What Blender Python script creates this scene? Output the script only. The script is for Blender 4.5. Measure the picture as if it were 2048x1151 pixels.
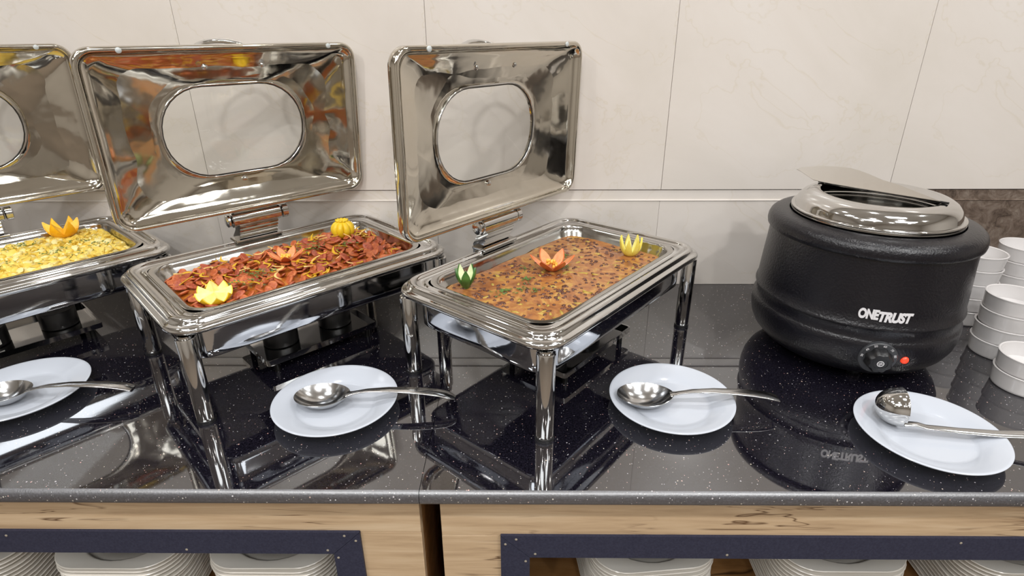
import bpy, bmesh, math, random
from mathutils import Vector, Matrix, noise
random.seed(7)
PI = math.pi
for o in list(bpy.data.objects):
    bpy.data.objects.remove(o)
S = bpy.context.scene
COL = S.collection

# ------------------------------------------------------------------ camera
CH = 0.6543
pitch, yaw, roll = 0.4197, -0.0125, -0.005
fw = Vector((math.sin(yaw)*math.cos(pitch), math.cos(yaw)*math.cos(pitch), -math.sin(pitch)))
rt = Vector((math.cos(yaw), -math.sin(yaw), 0))
up = rt.cross(fw)
rt2 = rt*math.cos(roll) + up*math.sin(roll)
up2 = up*math.cos(roll) - rt*math.sin(roll)
cd = bpy.data.cameras.new('camera'); cam = bpy.data.objects.new('camera', cd); COL.objects.link(cam)
m = Matrix.Identity(4)
for i in range(3):
    m[i][0] = rt2[i]; m[i][1] = up2[i]; m[i][2] = -fw[i]
m[0][3], m[1][3], m[2][3] = 0, 0, CH
cam.matrix_world = m
cd.sensor_width = 36; cd.lens = 1152.45/2048*36; cd.clip_start = 0.02
S.camera = cam

# ------------------------------------------------------------------ light
W = bpy.data.worlds.new('world'); S.world = W; W.use_nodes = True
W.node_tree.nodes['Background'].inputs[0].default_value = (0.9, 0.95, 1.0, 1)
W.node_tree.nodes['Background'].inputs[1].default_value = 0.25
S.view_settings.view_transform = 'Standard'; S.view_settings.look = 'None'
S.view_settings.gamma = 1; S.view_settings.use_curve_mapping = False
S.view_settings.exposure = -0.62

def downlight(x, y, w, size=0.11, col=(1.0, 0.985, 0.965)):
    l = bpy.data.lights.new('ceiling_spot', 'AREA'); l.shape = 'DISK'; l.size = size; l.energy = w; l.color = col
    o = bpy.data.objects.new('ceiling_spot', l); o.location = (x, y, 1.885); COL.objects.link(o)
for x in (-1.75, -0.55, 0.65, 1.85):
    downlight(x, 1.0, 8, 0.10)
for x in (-1.3, -0.1, 1.1, 2.3):
    downlight(x, -0.25, 22)
for x in (-1.9, -0.7, 0.5, 1.7):
    downlight(x, -1.5, 20)
def panel(x, y, sx, sy, w, col=(0.93, 0.97, 1.0)):
    l = bpy.data.lights.new('ceiling_panel', 'AREA'); l.shape = 'RECTANGLE'; l.size = sx; l.size_y = sy; l.energy = w; l.color = col
    o = bpy.data.objects.new('ceiling_panel', l); o.location = (x, y, 1.88); COL.objects.link(o)
panel(-1.2, 0.35, 0.6, 0.3, 8); panel(1.0, 0.35, 0.6, 0.3, 8)
panel(-0.6, -0.9, 1.2, 0.6, 22); panel(1.4, -0.9, 1.2, 0.6, 22)

# ------------------------------------------------------------------ materials
def s2l(c):
    return tuple(((v/255)/12.92 if v/255 <= .04045 else ((v/255+.055)/1.055)**2.4) for v in c)
def mat(name, rgb, rough=.5, metal=0., spec=.5, ior=1.5, **kw):
    mt = bpy.data.materials.new(name); mt.use_nodes = True
    b = mt.node_tree.nodes['Principled BSDF']
    b.inputs['Base Color'].default_value = (*s2l(rgb), 1)
    b.inputs['Roughness'].default_value = rough; b.inputs['Metallic'].default_value = metal
    b.inputs['IOR'].default_value = ior; b.inputs['Specular IOR Level'].default_value = spec
    for k, v in kw.items():
        b.inputs[k.replace('_', ' ')].default_value = v
    return mt
class N:
    def __init__(s, mt):
        s.t = mt.node_tree; s.b = s.t.nodes['Principled BSDF']
        s.tc = s.t.nodes.new('ShaderNodeTexCoord')
    def node(s, kind, **kw):
        n = s.t.nodes.new(kind)
        for k, v in kw.items():
            if k.startswith('i_'):
                n.inputs[k[2:].replace('_', ' ')].default_value = v
            else: setattr(n, k, v)
        return n
    def link(s, a, b): s.t.links.new(a, b)
    def mapping(s, scale=(1, 1, 1), rot=(0, 0, 0), src='Object'):
        mp = s.node('ShaderNodeMapping'); mp.inputs['Scale'].default_value = scale; mp.inputs['Rotation'].default_value = rot
        s.link(s.tc.outputs[src], mp.inputs[0]); return mp.outputs[0]
    def noise(s, scale, detail=4, rough=.55, vec=None, dist=0.):
        n = s.node('ShaderNodeTexNoise'); n.inputs['Scale'].default_value = scale; n.inputs['Detail'].default_value = detail
        n.inputs['Roughness'].default_value = rough; n.inputs['Distortion'].default_value = dist
        s.link(vec if vec is not None else s.tc.outputs['Object'], n.inputs['Vector']); return n.outputs['Fac']
    def ramp(s, fac, stops):
        r = s.node('ShaderNodeValToRGB'); e = r.color_ramp.elements
        e[0].position, e[0].color = stops[0][0], (*s2l(stops[0][1]), 1)
        e[1].position, e[1].color = stops[1][0], (*s2l(stops[1][1]), 1)
        for p, c in stops[2:]:
            q = e.new(p); q.color = (*s2l(c), 1)
        s.link(fac, r.inputs[0]); return r.outputs[0]
    def mix(s, fac, a, b, mode='MIX'):
        n = s.node('ShaderNodeMixRGB', blend_type=mode)
        for sock, v in ((n.inputs[0], fac), (n.inputs[1], a), (n.inputs[2], b)):
            if isinstance(v, (int, float)): sock.default_value = v
            elif isinstance(v, tuple): sock.default_value = (*s2l(v), 1)
            else: s.link(v, sock)
        return n.outputs[0]
    def bump(s, h, strength, dist=.001):
        n = s.node('ShaderNodeBump'); n.inputs['Strength'].default_value = strength; n.inputs['Distance'].default_value = dist
        s.link(h, n.inputs['Height']); s.link(n.outputs[0], s.b.inputs['Normal'])
    def mathn(s, op, a, b=0.):
        n = s.node('ShaderNodeMath', operation=op)
        for sock, v in ((n.inputs[0], a), (n.inputs[1], b)):
            if isinstance(v, (int, float)): sock.default_value = v
            else: s.link(v, sock)
        return n.outputs[0]
    def base(s, c): s.link(c, s.b.inputs['Base Color'])

M = {}
M['chrome'] = mat('polished_steel', (210, 209, 207), .07, 1.0)
n = N(M['chrome']); r = n.ramp(n.noise(30, 5), [(.3, (0, 0, 0)), (.8, (255, 255, 255))])
q = n.node('ShaderNodeMapRange'); n.link(r, q.inputs[0]); q.inputs[3].default_value = .045; q.inputs[4].default_value = .10
n.link(q.outputs[0], n.b.inputs['Roughness'])
M['lid_steel'] = mat('mirror_steel', (204, 198, 186), .085, 1.0)
n = N(M['lid_steel']); n.bump(n.noise(14, 2), .25, .004)
M['skirt_steel'] = mat('skirt_steel', (206, 208, 212), .06, 1.0)
n = N(M['skirt_steel']); n.bump(n.noise(1, 2, vec=n.mapping((10, 10, 160))), .03, .001)
M['pan_steel'] = mat('brushed_steel', (196, 194, 190), .15, 1.0)
n = N(M['pan_steel']); n.bump(n.noise(1, 3, vec=n.mapping((40, 40, 400))), .15, .0006)
M['spoon_steel'] = mat('satin_steel', (196, 196, 196), .17, 1.0)
n = N(M['spoon_steel']); n.bump(n.noise(60, 3), .08, .0008)
M['flap_steel'] = mat('flap_steel', (206, 202, 196), .2, 1.0)
M['dark_metal'] = mat('dark_metal', (24, 23, 22), .3, .6)
M['black_plastic'] = mat('black_plastic', (22, 22, 24), .38)
M['dial_plastic'] = mat('dial_plastic', (52, 53, 56), .42)
M['white_print'] = mat('white_print', (214, 212, 214), .5)
M['red_lamp'] = mat('red_lamp', (222, 58, 34), .25, Emission_Color=(1, .08, .03, 1), Emission_Strength=.8)
M['black_pot'] = mat('hammered_black_enamel', (12, 11, 18), .3)
n = N(M['black_pot']); n.bump(n.noise(230, 2), .8, .0012)
M['china'] = mat('white_china', (186, 191, 200), .12, 0, .5)
M['bowl_china'] = mat('white_bowl_china', (204, 201, 200), .16)
M['stack_china'] = mat('cream_china', (226, 221, 212), .2)
M['rubber'] = mat('clear_rubber', (190, 196, 196), .3)
M['gasket'] = mat('gasket', (46, 42, 38), .4)
M['nail'] = mat('nail_head', (196, 188, 172), .35, .6)
# glass pane: clear sheet with Fresnel gloss
g = bpy.data.materials.new('window_glass'); g.use_nodes = True; t = g.node_tree; t.nodes.clear()
o_ = t.nodes.new('ShaderNodeOutputMaterial'); mx = t.nodes.new('ShaderNodeMixShader'); tr = t.nodes.new('ShaderNodeBsdfTransparent')
gl = t.nodes.new('ShaderNodeBsdfGlossy'); gl.inputs['Roughness'].default_value = .02; pass
tr.inputs[0].default_value = (.97, .975, .97, 1)
pw = t.nodes.new('ShaderNodeMath'); pw.operation = 'POWER'; pw.inputs[1].default_value = 4.5; fr = t.nodes.new('ShaderNodeLayerWeight'); fr.inputs[0].default_value = .5; t.links.new(fr.outputs['Facing'], pw.inputs[0])
sc_ = t.nodes.new('ShaderNodeMath'); sc_.operation = 'MULTIPLY_ADD'; sc_.inputs[1].default_value = .9; sc_.inputs[2].default_value = .035; t.links.new(pw.outputs[0], sc_.inputs[0]); t.links.new(sc_.outputs[0], mx.inputs[0]); t.links.new(tr.outputs[0], mx.inputs[1]); t.links.new(gl.outputs[0], mx.inputs[2]); t.links.new(mx.outputs[0], o_.inputs[0])
M['glass'] = g

def granite(name, rough):
    mt = mat(name, (16, 15, 19), rough, 0, .5, 2.6)
    n = N(mt)
    lo_, mi_, hi_ = ((7, 6, 11), (26, 24, 34), (66, 62, 74)) if rough < .2 else ((36, 38, 46), (58, 60, 68), (96, 98, 106))
    base = n.ramp(n.noise(330, 3, .75), [(.40, lo_), (.60, mi_), (.74, hi_)])
    c = base
    for sc, kp, sz in ((130, .66, .18), (260, .66, .22)):
        v = n.node('ShaderNodeTexVoronoi'); v.inputs['Scale'].default_value = sc; n.link(n.tc.outputs['Object'], v.inputs['Vector'])
        keep = n.node('ShaderNodeSeparateColor'); n.link(v.outputs['Color'], keep.inputs[0])
        on = n.mathn('GREATER_THAN', keep.outputs[0], kp)
        size = n.mathn('MULTIPLY', keep.outputs[1], sz)
        near = n.mathn('LESS_THAN', v.outputs['Distance'], size)
        f = n.mathn('MULTIPLY', on, near)
        spk = n.ramp(keep.outputs[2], [(.0, (170, 166, 170)), (.35, (226, 226, 230)), (.62, (206, 202, 194)), (.90, (198, 190, 172)), (.985, (190, 146, 140))])
        c = n.mix(f, c, spk)
    n.base(c)
    return mt
M['granite'] = granite('black_granite', .035)
M['granite_edge'] = granite('honed_granite_edge', .42)
n = N(M['granite_edge']); n.bump(n.noise(300, 2), .4, .0008)

def marble(name, a, b, c, vein, sc=1.6, rough=.22):
    mt = mat(name, b, rough, 0, .45)
    n = N(mt); vec = n.mapping((1, 1, 1), (0, .5, 0), 'Object')
    base = n.ramp(n.noise(sc, 6, .62, vec, .6), [(.28, a), (.5, b), (.74, c)])
    w = n.noise(sc*.9, 5, .6, vec, 1.6)
    d = n.mathn('ABSOLUTE', n.mathn('SUBTRACT', w, .5))
    v = n.ramp(d, [(0, (255, 255, 255)), (.006, (0, 0, 0))])
    fac = n.mathn('MULTIPLY', v, n.mathn('MULTIPLY', n.noise(3.1, 2), .55))
    c1 = n.mix(fac, base, vein)
    sp = n.ramp(n.noise(45, 3, .6), [(.72, (0, 0, 0)), (.80, (120, 120, 120))])
    n.base(n.mix(sp, c1, vein)); return mt
M['tile'] = marble('cream_marble', (202, 195, 186), (210, 203, 196), (216, 211, 206), (192, 180, 156))
M['brown_marble'] = marble('brown_marble', (66, 54, 46), (98, 86, 76), (132, 120, 108), (40, 30, 24), 9, .25)
n = N(M['brown_marble'])
n.base(n.ramp(n.noise(26, 8, .72, None, 1.1), [(.3, (48, 38, 32)), (.48, (98, 84, 74)), (.62, (120, 108, 98)), (.8, (160, 146, 132))]))
M['grout'] = mat('grout', (150, 142, 134), .8)
M['white_wall'] = mat('painted_wall', (192, 186, 178), .7)
M['ceiling'] = mat('ceiling_paint', (232, 232, 230), .8)
M['floor'] = mat('floor_tile', (120, 108, 96), .3)

def wood(name, lo, mid, hi, dark, sc=1.):
    mt = mat(name, mid, .5, 0, .35); n = N(mt)
    vec = n.mapping((1.6*sc, 9*sc, 26*sc))
    base = n.ramp(n.noise(2.2, 7, .62, vec, .5), [(.28, lo), (.5, mid), (.74, hi)])
    fine = n.noise(1, 3, .7, n.mapping((22*sc, 60, 420*sc)))
    c1 = n.mix(n.ramp(fine, [(.55, (0, 0, 0)), (.8, (120, 120, 120))]), base, lo)
    cr = n.noise(2.0, 3, .5, n.mapping((1.1*sc, 3, 22*sc)), .8)
    d = n.mathn('ABSOLUTE', n.mathn('SUBTRACT', cr, .5))
    line = n.ramp(d, [(0, (255, 255, 255)), (.016, (0, 0, 0))])
    gate = n.ramp(n.noise(3.2, 2), [(.48, (0, 0, 0)), (.56, (255, 255, 255))])
    f = n.mathn('MULTIPLY', line, gate)
    n.base(n.mix(f, c1, dark)); n.bump(fine, .1, .0005)
    return mt
M['wood'] = wood('oak_laminate', (166, 140, 110), (190, 164, 132), (206, 184, 154), (92, 66, 44))
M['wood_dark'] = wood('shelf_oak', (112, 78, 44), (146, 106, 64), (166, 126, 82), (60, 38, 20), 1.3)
M['navy'] = mat('navy_laminate', (42, 44, 62), .55, 0, .3)
n = N(M['navy']); n.base(n.ramp(n.noise(300, 2), [(.3, (38, 40, 58)), (.7, (50, 52, 70))]))
M['gap_black'] = mat('dark_board', (20, 16, 14), .8)

def food(name, stops, sc, rough=.35, bump=.3, sub=0.0, dist=.4):
    mt = mat(name, stops[0][1], rough); n = N(mt)
    f = n.noise(sc, 5, .6, None, dist)
    n.base(n.ramp(f, stops)); n.bump(n.noise(sc*3, 3), bump, .0015)
    if sub: n.b.inputs['Subsurface Weight'].default_value = sub; n.b.inputs['Subsurface Radius'].default_value = (.006, .004, .002)
    return mt
M['sausage'] = food('sausage', [(.3, (150, 64, 30)), (.5, (180, 90, 46)), (.72, (202, 122, 66))], 110, .3, .9)
M['sausage_dark'] = food('sausage_dark', [(.3, (128, 52, 32)), (.5, (162, 74, 46)), (.75, (188, 104, 64))], 110, .3, .9)
M['red_sauce'] = food('red_sauce', [(.3, (126, 54, 22)), (.5, (168, 92, 36)), (.72, (190, 132, 50))], 40, .25)
M['pepper'] = food('yellow_pepper', [(.3, (196, 150, 30)), (.55, (214, 170, 44)), (.75, (160, 150, 40))], 50, .25)
M['veg'] = food('cooked_vegetable', [(.3, (150, 124, 50)), (.55, (176, 150, 66)), (.8, (190, 120, 60))], 60, .3)
M['onion'] = food('pale_onion', [(.3, (226, 178, 96)), (.7, (238, 206, 140))], 50, .3)
M['herb'] = food('parsley', [(.3, (52, 84, 34)), (.6, (96, 128, 62)), (.8, (150, 168, 110))], 300, .5)
M['egg'] = food('scrambled_egg', [(.28, (214, 176, 62)), (.5, (228, 198, 86)), (.72, (232, 212, 124))], 38, .35, .2, .15)
M['egg_pale'] = food('pale_egg', [(.3, (226, 204, 118)), (.7, (234, 224, 164))], 38, .35, .2, .15)
M['stew'] = food('bean_sauce', [(.30, (124, 76, 46)), (.42, (150, 96, 56)), (.52, (166, 112, 62)), (.62, (182, 136, 72)), (.74, (176, 152, 66))], 22, .25, .7, 0, 1.8)
M['bean'] = food('brown_bean', [(.3, (62, 34, 26)), (.7, (112, 66, 46))], 90, .25)
M['lemon_peel'] = food('lemon_peel', [(.3, (232, 190, 20)), (.7, (236, 204, 50))], 90, .35, .2)
M['lemon_flesh'] = food('lemon_flesh', [(.3, (222, 212, 112)), (.7, (230, 224, 156))], 70, .3, .3, .1)
M['lemon_pale'] = food('pale_lemon_peel', [(.3, (226, 206, 74)), (.7, (234, 220, 112))], 70, .35, .2)
M['orange_peel'] = food('orange_peel', [(.3, (244, 170, 12)), (.7, (250, 192, 30))], 90, .35, .2)
M['orange_flesh'] = food('orange_flesh', [(.3, (248, 190, 40)), (.7, (252, 212, 84))], 70, .3, .3, .1)
M['tomato_skin'] = food('tomato_skin', [(.3, (206, 92, 44)), (.7, (218, 124, 72))], 60, .25, .1)
M['tomato_flesh'] = food('tomato_flesh', [(.3, (214, 128, 78)), (.7, (224, 158, 108))], 60, .3, .2, .1)
M['tomato_core'] = food('tomato_core', [(.3, (238, 178, 60)), (.7, (244, 196, 96))], 90, .3, .5)
M['cuc_skin'] = food('cucumber_skin', [(.3, (38, 84, 34)), (.7, (82, 128, 58))], 60, .3, .1)
M['cuc_flesh'] = food('cucumber_flesh', [(.3, (214, 226, 172)), (.7, (232, 238, 206))], 60, .3, .1, .1)
M['label_white'] = mat('label_white', (222, 220, 214), .5)
M['can_black'] = mat('burner_black', (18, 17, 18), .35)

# ------------------------------------------------------------------ mesh helpers
class B:
    """collects geometry for ONE mesh object"""
    def __init__(s): s.v = []; s.f = []
    def add(s, vs, fs):
        k = len(s.v); s.v += [tuple(v) for v in vs]; s.f += [tuple(i+k for i in f) for f in fs]; return s
    def loft(s, loops, c0=False, c1=False, closed=True, ring=False):
        n = len(loops[0]); vs = [p for l in loops for p in l]; fs = []
        L = len(loops)
        for i in range(L if ring else L-1):
            a = i*n; b = ((i+1) % L)*n
            for j in range(n if closed else n-1):
                k = (j+1) % n; fs.append((a+j, a+k, b+k, b+j))
        if c0: fs.append(tuple(range(n))[::-1])
        if c1: fs.append(tuple(range((L-1)*n, L*n)))
        return s.add(vs, fs)
    def lathe(s, prof, n=48, c=(0, 0, 0), close=False):
        loops = []
        for r, z in prof:
            loops.append([(c[0]+r*math.cos(2*PI*j/n), c[1]+r*math.sin(2*PI*j/n), c[2]+z) for j in range(n)])
        return s.loft(loops, prof[0][0] > 1e-6 and not close, prof[-1][0] > 1e-6 and not close, ring=close)
    def box(s, x0, x1, y0, y1, z0, z1, bev=0.):
        b = bev
        if b <= 0:
            vs = [(x, y, z) for z in (z0, z1) for x, y in ((x0, y0), (x1, y0), (x1, y1), (x0, y1))]
            return s.add(vs, [(3, 2, 1, 0), (4, 5, 6, 7), (0, 1, 5, 4), (1, 2, 6, 5), (2, 3, 7, 6), (3, 0, 4, 7)])
        def rr(i, z): return [(x0+i, y0+b, z), (x0+b, y0+i, z), (x1-b, y0+i, z), (x1-i, y0+b, z), (x1-i, y1-b, z), (x1-b, y1-i, z), (x0+b, y1-i, z), (x0+i, y1-b, z)]
        return s.loft([rr(b*.9, z0), rr(0, z0+b), rr(0, z1-b), rr(b*.9, z1)], True, True)
    def tube(s, path, r, n=10, caps=True, flat=1.):
        loops = []; P_ = [Vector(p) for p in path]
        prev = None
        for i, p in enumerate(P_):
            d = (P_[min(i+1, len(P_)-1)]-P_[max(i-1, 0)]).normalized()
            if prev is None:
                a = d.cross(Vector((0, 0, 1)))
                if a.length < 1e-3: a = Vector((1, 0, 0))
            else: a = prev - d*prev.dot(d)
            a.normalize(); prev = a; b = d.cross(a)
            rr = r[i] if isinstance(r, (list, tuple)) else r
            loops.append([p + a*rr*math.cos(2*PI*j/n) + b*rr*flat*math.sin(2*PI*j/n) for j in range(n)])
        return s.loft(loops, caps, caps)
    def make(s, name, mt, parent=None, angle=38, fix=True, loc=None):
        me = bpy.data.meshes.new(name); me.from_pydata(s.v, [], s.f)
        bm = bmesh.new(); bm.from_mesh(me)
        if fix: bmesh.ops.recalc_face_normals(bm, faces=bm.faces)
        ca = math.radians(angle)
        for f in bm.faces: f.smooth = True
        for e in bm.edges:
            if len(e.link_faces) == 2 and e.calc_face_angle(0) > ca: e.smooth = False
        bm.to_mesh(me); bm.free()
        me.materials.append(mt if not isinstance(mt, str) else M[mt])
        o = bpy.data.objects.new(name, me); COL.objects.link(o)
        if parent is not None: o.parent = parent
        if loc: o.location = loc
        return o

def rrect(L, Wd, r, nc=6, ne=1, c=(0, 0)):
    pts = []
    cs = ((L/2-r, Wd/2-r, 0), (-(L/2-r), Wd/2-r, 90), (-(L/2-r), -(Wd/2-r), 180), (L/2-r, -(Wd/2-r), 270))
    for i, (cx, cy, a0) in enumerate(cs):
        arc = [(cx+r*math.cos(math.radians(a0+90*k/nc)), cy+r*math.sin(math.radians(a0+90*k/nc))) for k in range(nc+1)]
        pts += arc
        nx = cs[(i+1) % 4]; a1 = math.radians(nx[2]); q = (nx[0]+r*math.cos(a1), nx[1]+r*math.sin(a1)); p = arc[-1]
        for k in range(1, ne): pts.append((p[0]+(q[0]-p[0])*k/ne, p[1]+(q[1]-p[1])*k/ne))
    return [(x+c[0], y+c[1]) for x, y in pts]
def at(l, z): return [(x, y, z) for x, y in l]

def tag(o, label=None, cat=None, group=None, kind=None):
    if label: o['label'] = label
    if cat: o['category'] = cat
    if group: o['group'] = group
    if kind: o['kind'] = kind
    return o
def thing(name, label, cat, loc=(0, 0, 0), rz=0., group=None):
    o = bpy.data.objects.new(name, None); o.empty_display_size = .05; COL.objects.link(o); o.location = loc; o.rotation_euler = (0, 0, rz)
    return tag(o, label, cat, group)
def kids(o): return [c for c in COL.objects if c.parent == o]
def copy_tree(o, parent=None, label=None):
    c = o.copy(); COL.objects.link(c)
    if parent: c.parent = parent
    if label: c['label'] = label
    for k in kids(o): copy_tree(k, c)
    return c

# ------------------------------------------------------------------ setting
YB = 1.4923
def struct(name, b, mt, parent=None, **k):
    o = b.make(name, mt, parent, **k)
    if parent is None: o['kind'] = 'structure'
    return o
wb = struct('wall_back', B().box(-3.2, 3.6, YB+.012, YB+.2, -.9, 1.9), 'grout')
xs = [-.22+.594*k for k in range(-5, 7)]
tile_mesh = {}
def tile(x0, x1, z0, z1, mt, par, y0=YB, g=.00035):
    b = B().box(-(x1-x0)/2+g, (x1-x0)/2-g, 0, .012, 0, z1-z0-g, .0004)
    o = b.make('tile', mt, par); o.location = ((x0+x1)/2, y0, z0); return o
for a, b_ in zip(xs[:-1], xs[1:]):
    tile(max(a, -3.2), min(b_, 3.6), .2715, 1.5, 'tile', wb)
    tile(max(a, -3.2), min(b_, 3.6), 1.501, 1.9, 'tile', wb)
    tile(max(a, -3.2), min(b_, 3.6), .0005, .2415, 'tile' if a < .96 else 'brown_marble', wb)
def skirting(name, x0, x1, mt):
    # sloped cap between lower and upper tiles, with a crisp lower bead
    pr = [(YB+.012, .2413), (YB-.0012, .2413), (YB-.0022, .2420), (YB-.0018, .2432), (YB+.0002, .2442), (YB+.0022, .2450), (YB+.0032, .2690), (YB+.0120, .2698)]
    o = B().loft([[(x, y, z) for y, z in pr] for x in (x0, x1)], True, True).make(name, mt, angle=20)
    o['kind'] = 'structure'; return o
skirting('trim_1', -3.2, .9675, 'tile'); skirting('trim_2', .9685, 3.6, 'brown_marble')
struct('floor', B().box(-3.3, 3.7, -3.2, 1.7, -1.0, -.9), 'floor')
struct('ceiling', B().box(-3.3, 3.7, -3.2, 1.7, 1.9, 2.0), 'ceiling')
struct('wall_left', B().box(-3.3, -3.2, -3.2, 1.7, -.9, 1.9), 'white_wall')
struct('wall_right', B().box(3.6, 3.7, -3.2, 1.7, -.9, 1.9), 'white_wall')
struct('wall_front', B().box(-3.3, 3.7, -3.3, -3.2, -.9, 1.9), 'white_wall')

# worktops
def worktop(x0, x1, label):
    t = thing('worktop', label, 'worktop')
    yf = .6915; R = .013
    B().box(x0, x1, yf+.001, YB-.0005, -.026, 0).make('slab', 'granite', t)
    arc = [(yf+.001, 0)] + [(yf-.0+.0-R*.62*math.sin(a), -R+R*math.cos(a)) for a in [PI*k/12 for k in range(1, 12)]] + [(yf+.001, -.026)]
    B().loft([[(x, y, z) for y, z in arc] for x in (x0, x1)], True, True).make('front_edge', 'granite_edge', t, angle=50)
    return t
worktop(-2.2, -.1556, 'black speckled granite worktop slab left of the seam, under two chafing dishes')
worktop(-.1546, 2.4, 'black speckled granite worktop slab right of the seam, under the soup kettle')

# cabinets
YC = .71
def cabinet(x0, x1, ox0, ox1, ztop, label, vis):
    """outer x0..x1, navy frame outer ox0..ox1; face at y=YC"""
    t = thing('buffet_cabinet', label, 'cabinet')
    fwid = .049; bz0, bz1 = -.74, ztop
    zt = -.0265
    B().box(x0, x1, YC, YC+.018, bz1-.004, zt, .0006).make('top_rail', 'wood', t)
    B().box(x0, ox0+.004, YC, YC+.018, -.86, bz1-.0045, .0006).make('stile', 'wood', t)
    B().box(ox1-.004, x1, YC, YC+.018, -.86, bz1-.0045, .0006).make('stile', 'wood', t)
    B().box(ox0+.004, ox1-.004, YC, YC+.018, -.86, bz0+.004, .0006).make('bottom_rail', 'wood', t)
    f0, f1 = YC-.005, YC+.016
    def mit(name, q):
        b = B(); vs = [(x, f0, z) for x, z in q]+[(x, f1, z) for x, z in q]
        b.add(vs, [(0, 1, 2, 3), (7, 6, 5, 4), (0, 4, 5, 1), (1, 5, 6, 2), (2, 6, 7, 3), (3, 7, 4, 0)]); return b.make(name, 'navy', t)
    g = .0005; w = fwid
    fr = mit('frame_rail', [(ox0+g, bz1), (ox1-g, bz1), (ox1-w-g, bz1-w), (ox0+w+g, bz1-w)])
    mit('frame_rail', [(ox0+g, bz0), (ox0+w+g, bz0+w), (ox1-w-g, bz0+w), (ox1-g, bz0)])
    s1 = mit('frame_stile', [(ox0, bz1-g), (ox0+w, bz1-w-g), (ox0+w, bz0+w+g), (ox0, bz0+g)])
    s2 = mit('frame_stile', [(ox1, bz1-g), (ox1, bz0+g), (ox1-w, bz0+w+g), (ox1-w, bz1-w-g)])
    nm = None
    def nail(x, z, par):
        nonlocal nm
        if nm is None:
            o = B().lathe([(.0022, 0), (.0022, .0006), (.001, .0012), (0, .0013)], 10).make('nail', 'nail', par); nm = o.data
        else:
            o = bpy.data.objects.new('nail', nm); COL.objects.link(o); o.parent = par
        o.rotation_euler = (PI/2, 0, 0); o.location = (x, f0-.0002, z)
    for sx, ox in ((1, ox0), (-1, ox1)):
        nail(ox+sx*.026, bz1-.007, fr); nail(ox+sx*.058, bz1-.040, fr)
        st = s1 if sx > 0 else s2
        nail(ox+sx*.008, bz1-.018, st); nail(ox+sx*.042, bz1-.057, st)
    for k in range(1, 6):
        x = ox0+(ox1-ox0)*k/6; nail(x, bz1-.040 if k % 2 else bz1-.010, fr)
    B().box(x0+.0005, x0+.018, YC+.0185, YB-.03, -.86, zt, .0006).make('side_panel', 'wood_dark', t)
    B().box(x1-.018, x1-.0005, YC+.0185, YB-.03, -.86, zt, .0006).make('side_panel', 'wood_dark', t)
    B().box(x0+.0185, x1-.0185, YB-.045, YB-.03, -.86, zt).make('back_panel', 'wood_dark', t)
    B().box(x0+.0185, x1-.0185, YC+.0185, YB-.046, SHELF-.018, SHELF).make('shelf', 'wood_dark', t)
    B().box(x0+.0185, x1-.0185, YC+.0185, YB-.046, -.86, -.842).make('bottom_board', 'wood_dark', t)
    B().box(x0+.03, x1-.03, YC+.06, YB-.05, -.9, -.8605).make('plinth', 'gap_black', t)
    return t
NPL = 15; PITCH = .0095; SHELF = -.25-.022-NPL*PITCH+.009
cabinet(-2.15, -.162, -2.05, -.264, -.1045, 'pale oak buffet cabinet with a navy frame, left of the dark gap', 1)
cabinet(-.128, 2.35, -.030, 2.25, -.1105, 'pale oak buffet cabinet with a navy frame, right of the dark gap', 1)

# ------------------------------------------------------------------ square plates under the counter
def square_plate():
    R6 = lambda L, r, z: at(rrect(L, L, r, 8, 4), z)
    def circ(r, z):  # same topology as rrect(…,8,4): 12 points per quadrant
        base = rrect(.1, .1, .03, 8, 4); return [(r*x/math.hypot(x, y), r*y/math.hypot(x, y), z) for x, y in base]
    b = B()
    b.loft([circ(.055, .0), circ(.060, .0), circ(.063, .004), R6(.20, .055, .014), R6(.240, .062, .0205), R6(.2425, .063, .0222), R6(.240, .062, .0235),
            R6(.232, .061, .0228), circ(.1030, .0200), circ(.1005, .0192), circ(.0975, .0170), circ(.0955, .0080), circ(.088, .0056), circ(.02, .0050)], True, True)
    return b
ORD = ['topmost', 'second', 'third', 'fourth', 'fifth', 'sixth', 'seventh', 'eighth', 'ninth', 'tenth', 'eleventh', 'twelfth', 'thirteenth', 'fourteenth', 'fifteenth', 'sixteenth']
sq = None
for cx, where in ((-1.075, 'leftmost stack under the left worktop'), (-.770, 'middle stack under the left worktop'), (-.474, 'right stack in the left cabinet'),
                  (.250, 'left stack in the right cabinet'), (.614, 'middle stack in the right cabinet'), (.955, 'rightmost stack in the right cabinet')):
    for k in range(NPL):
        lab = 'white rounded-square plate, %s from the top of the %s' % (ORD[k], where)
        if k == 0: lab = 'white rounded-square plate, topmost of the ' + where
        if sq is None: sq = square_plate().make('square_plate', 'stack_china', angle=50); o = sq
        else: o = sq.copy(); COL.objects.link(o)
        z = SHELF + (NPL-1-k)*PITCH
        o.location = (cx+random.uniform(-.0015, .0015), .875+random.uniform(-.0015, .0015), z)
        o.rotation_euler = (0, 0, (0.10 if 'left stack' in where else 0)+random.uniform(-.012, .012)+random.choice((0, 1, 2, 3))*PI/2)
        tag(o, lab, 'plate', 'square plates stacked under the ' + ('left' if cx < 0 else 'right') + ' worktop')

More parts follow.
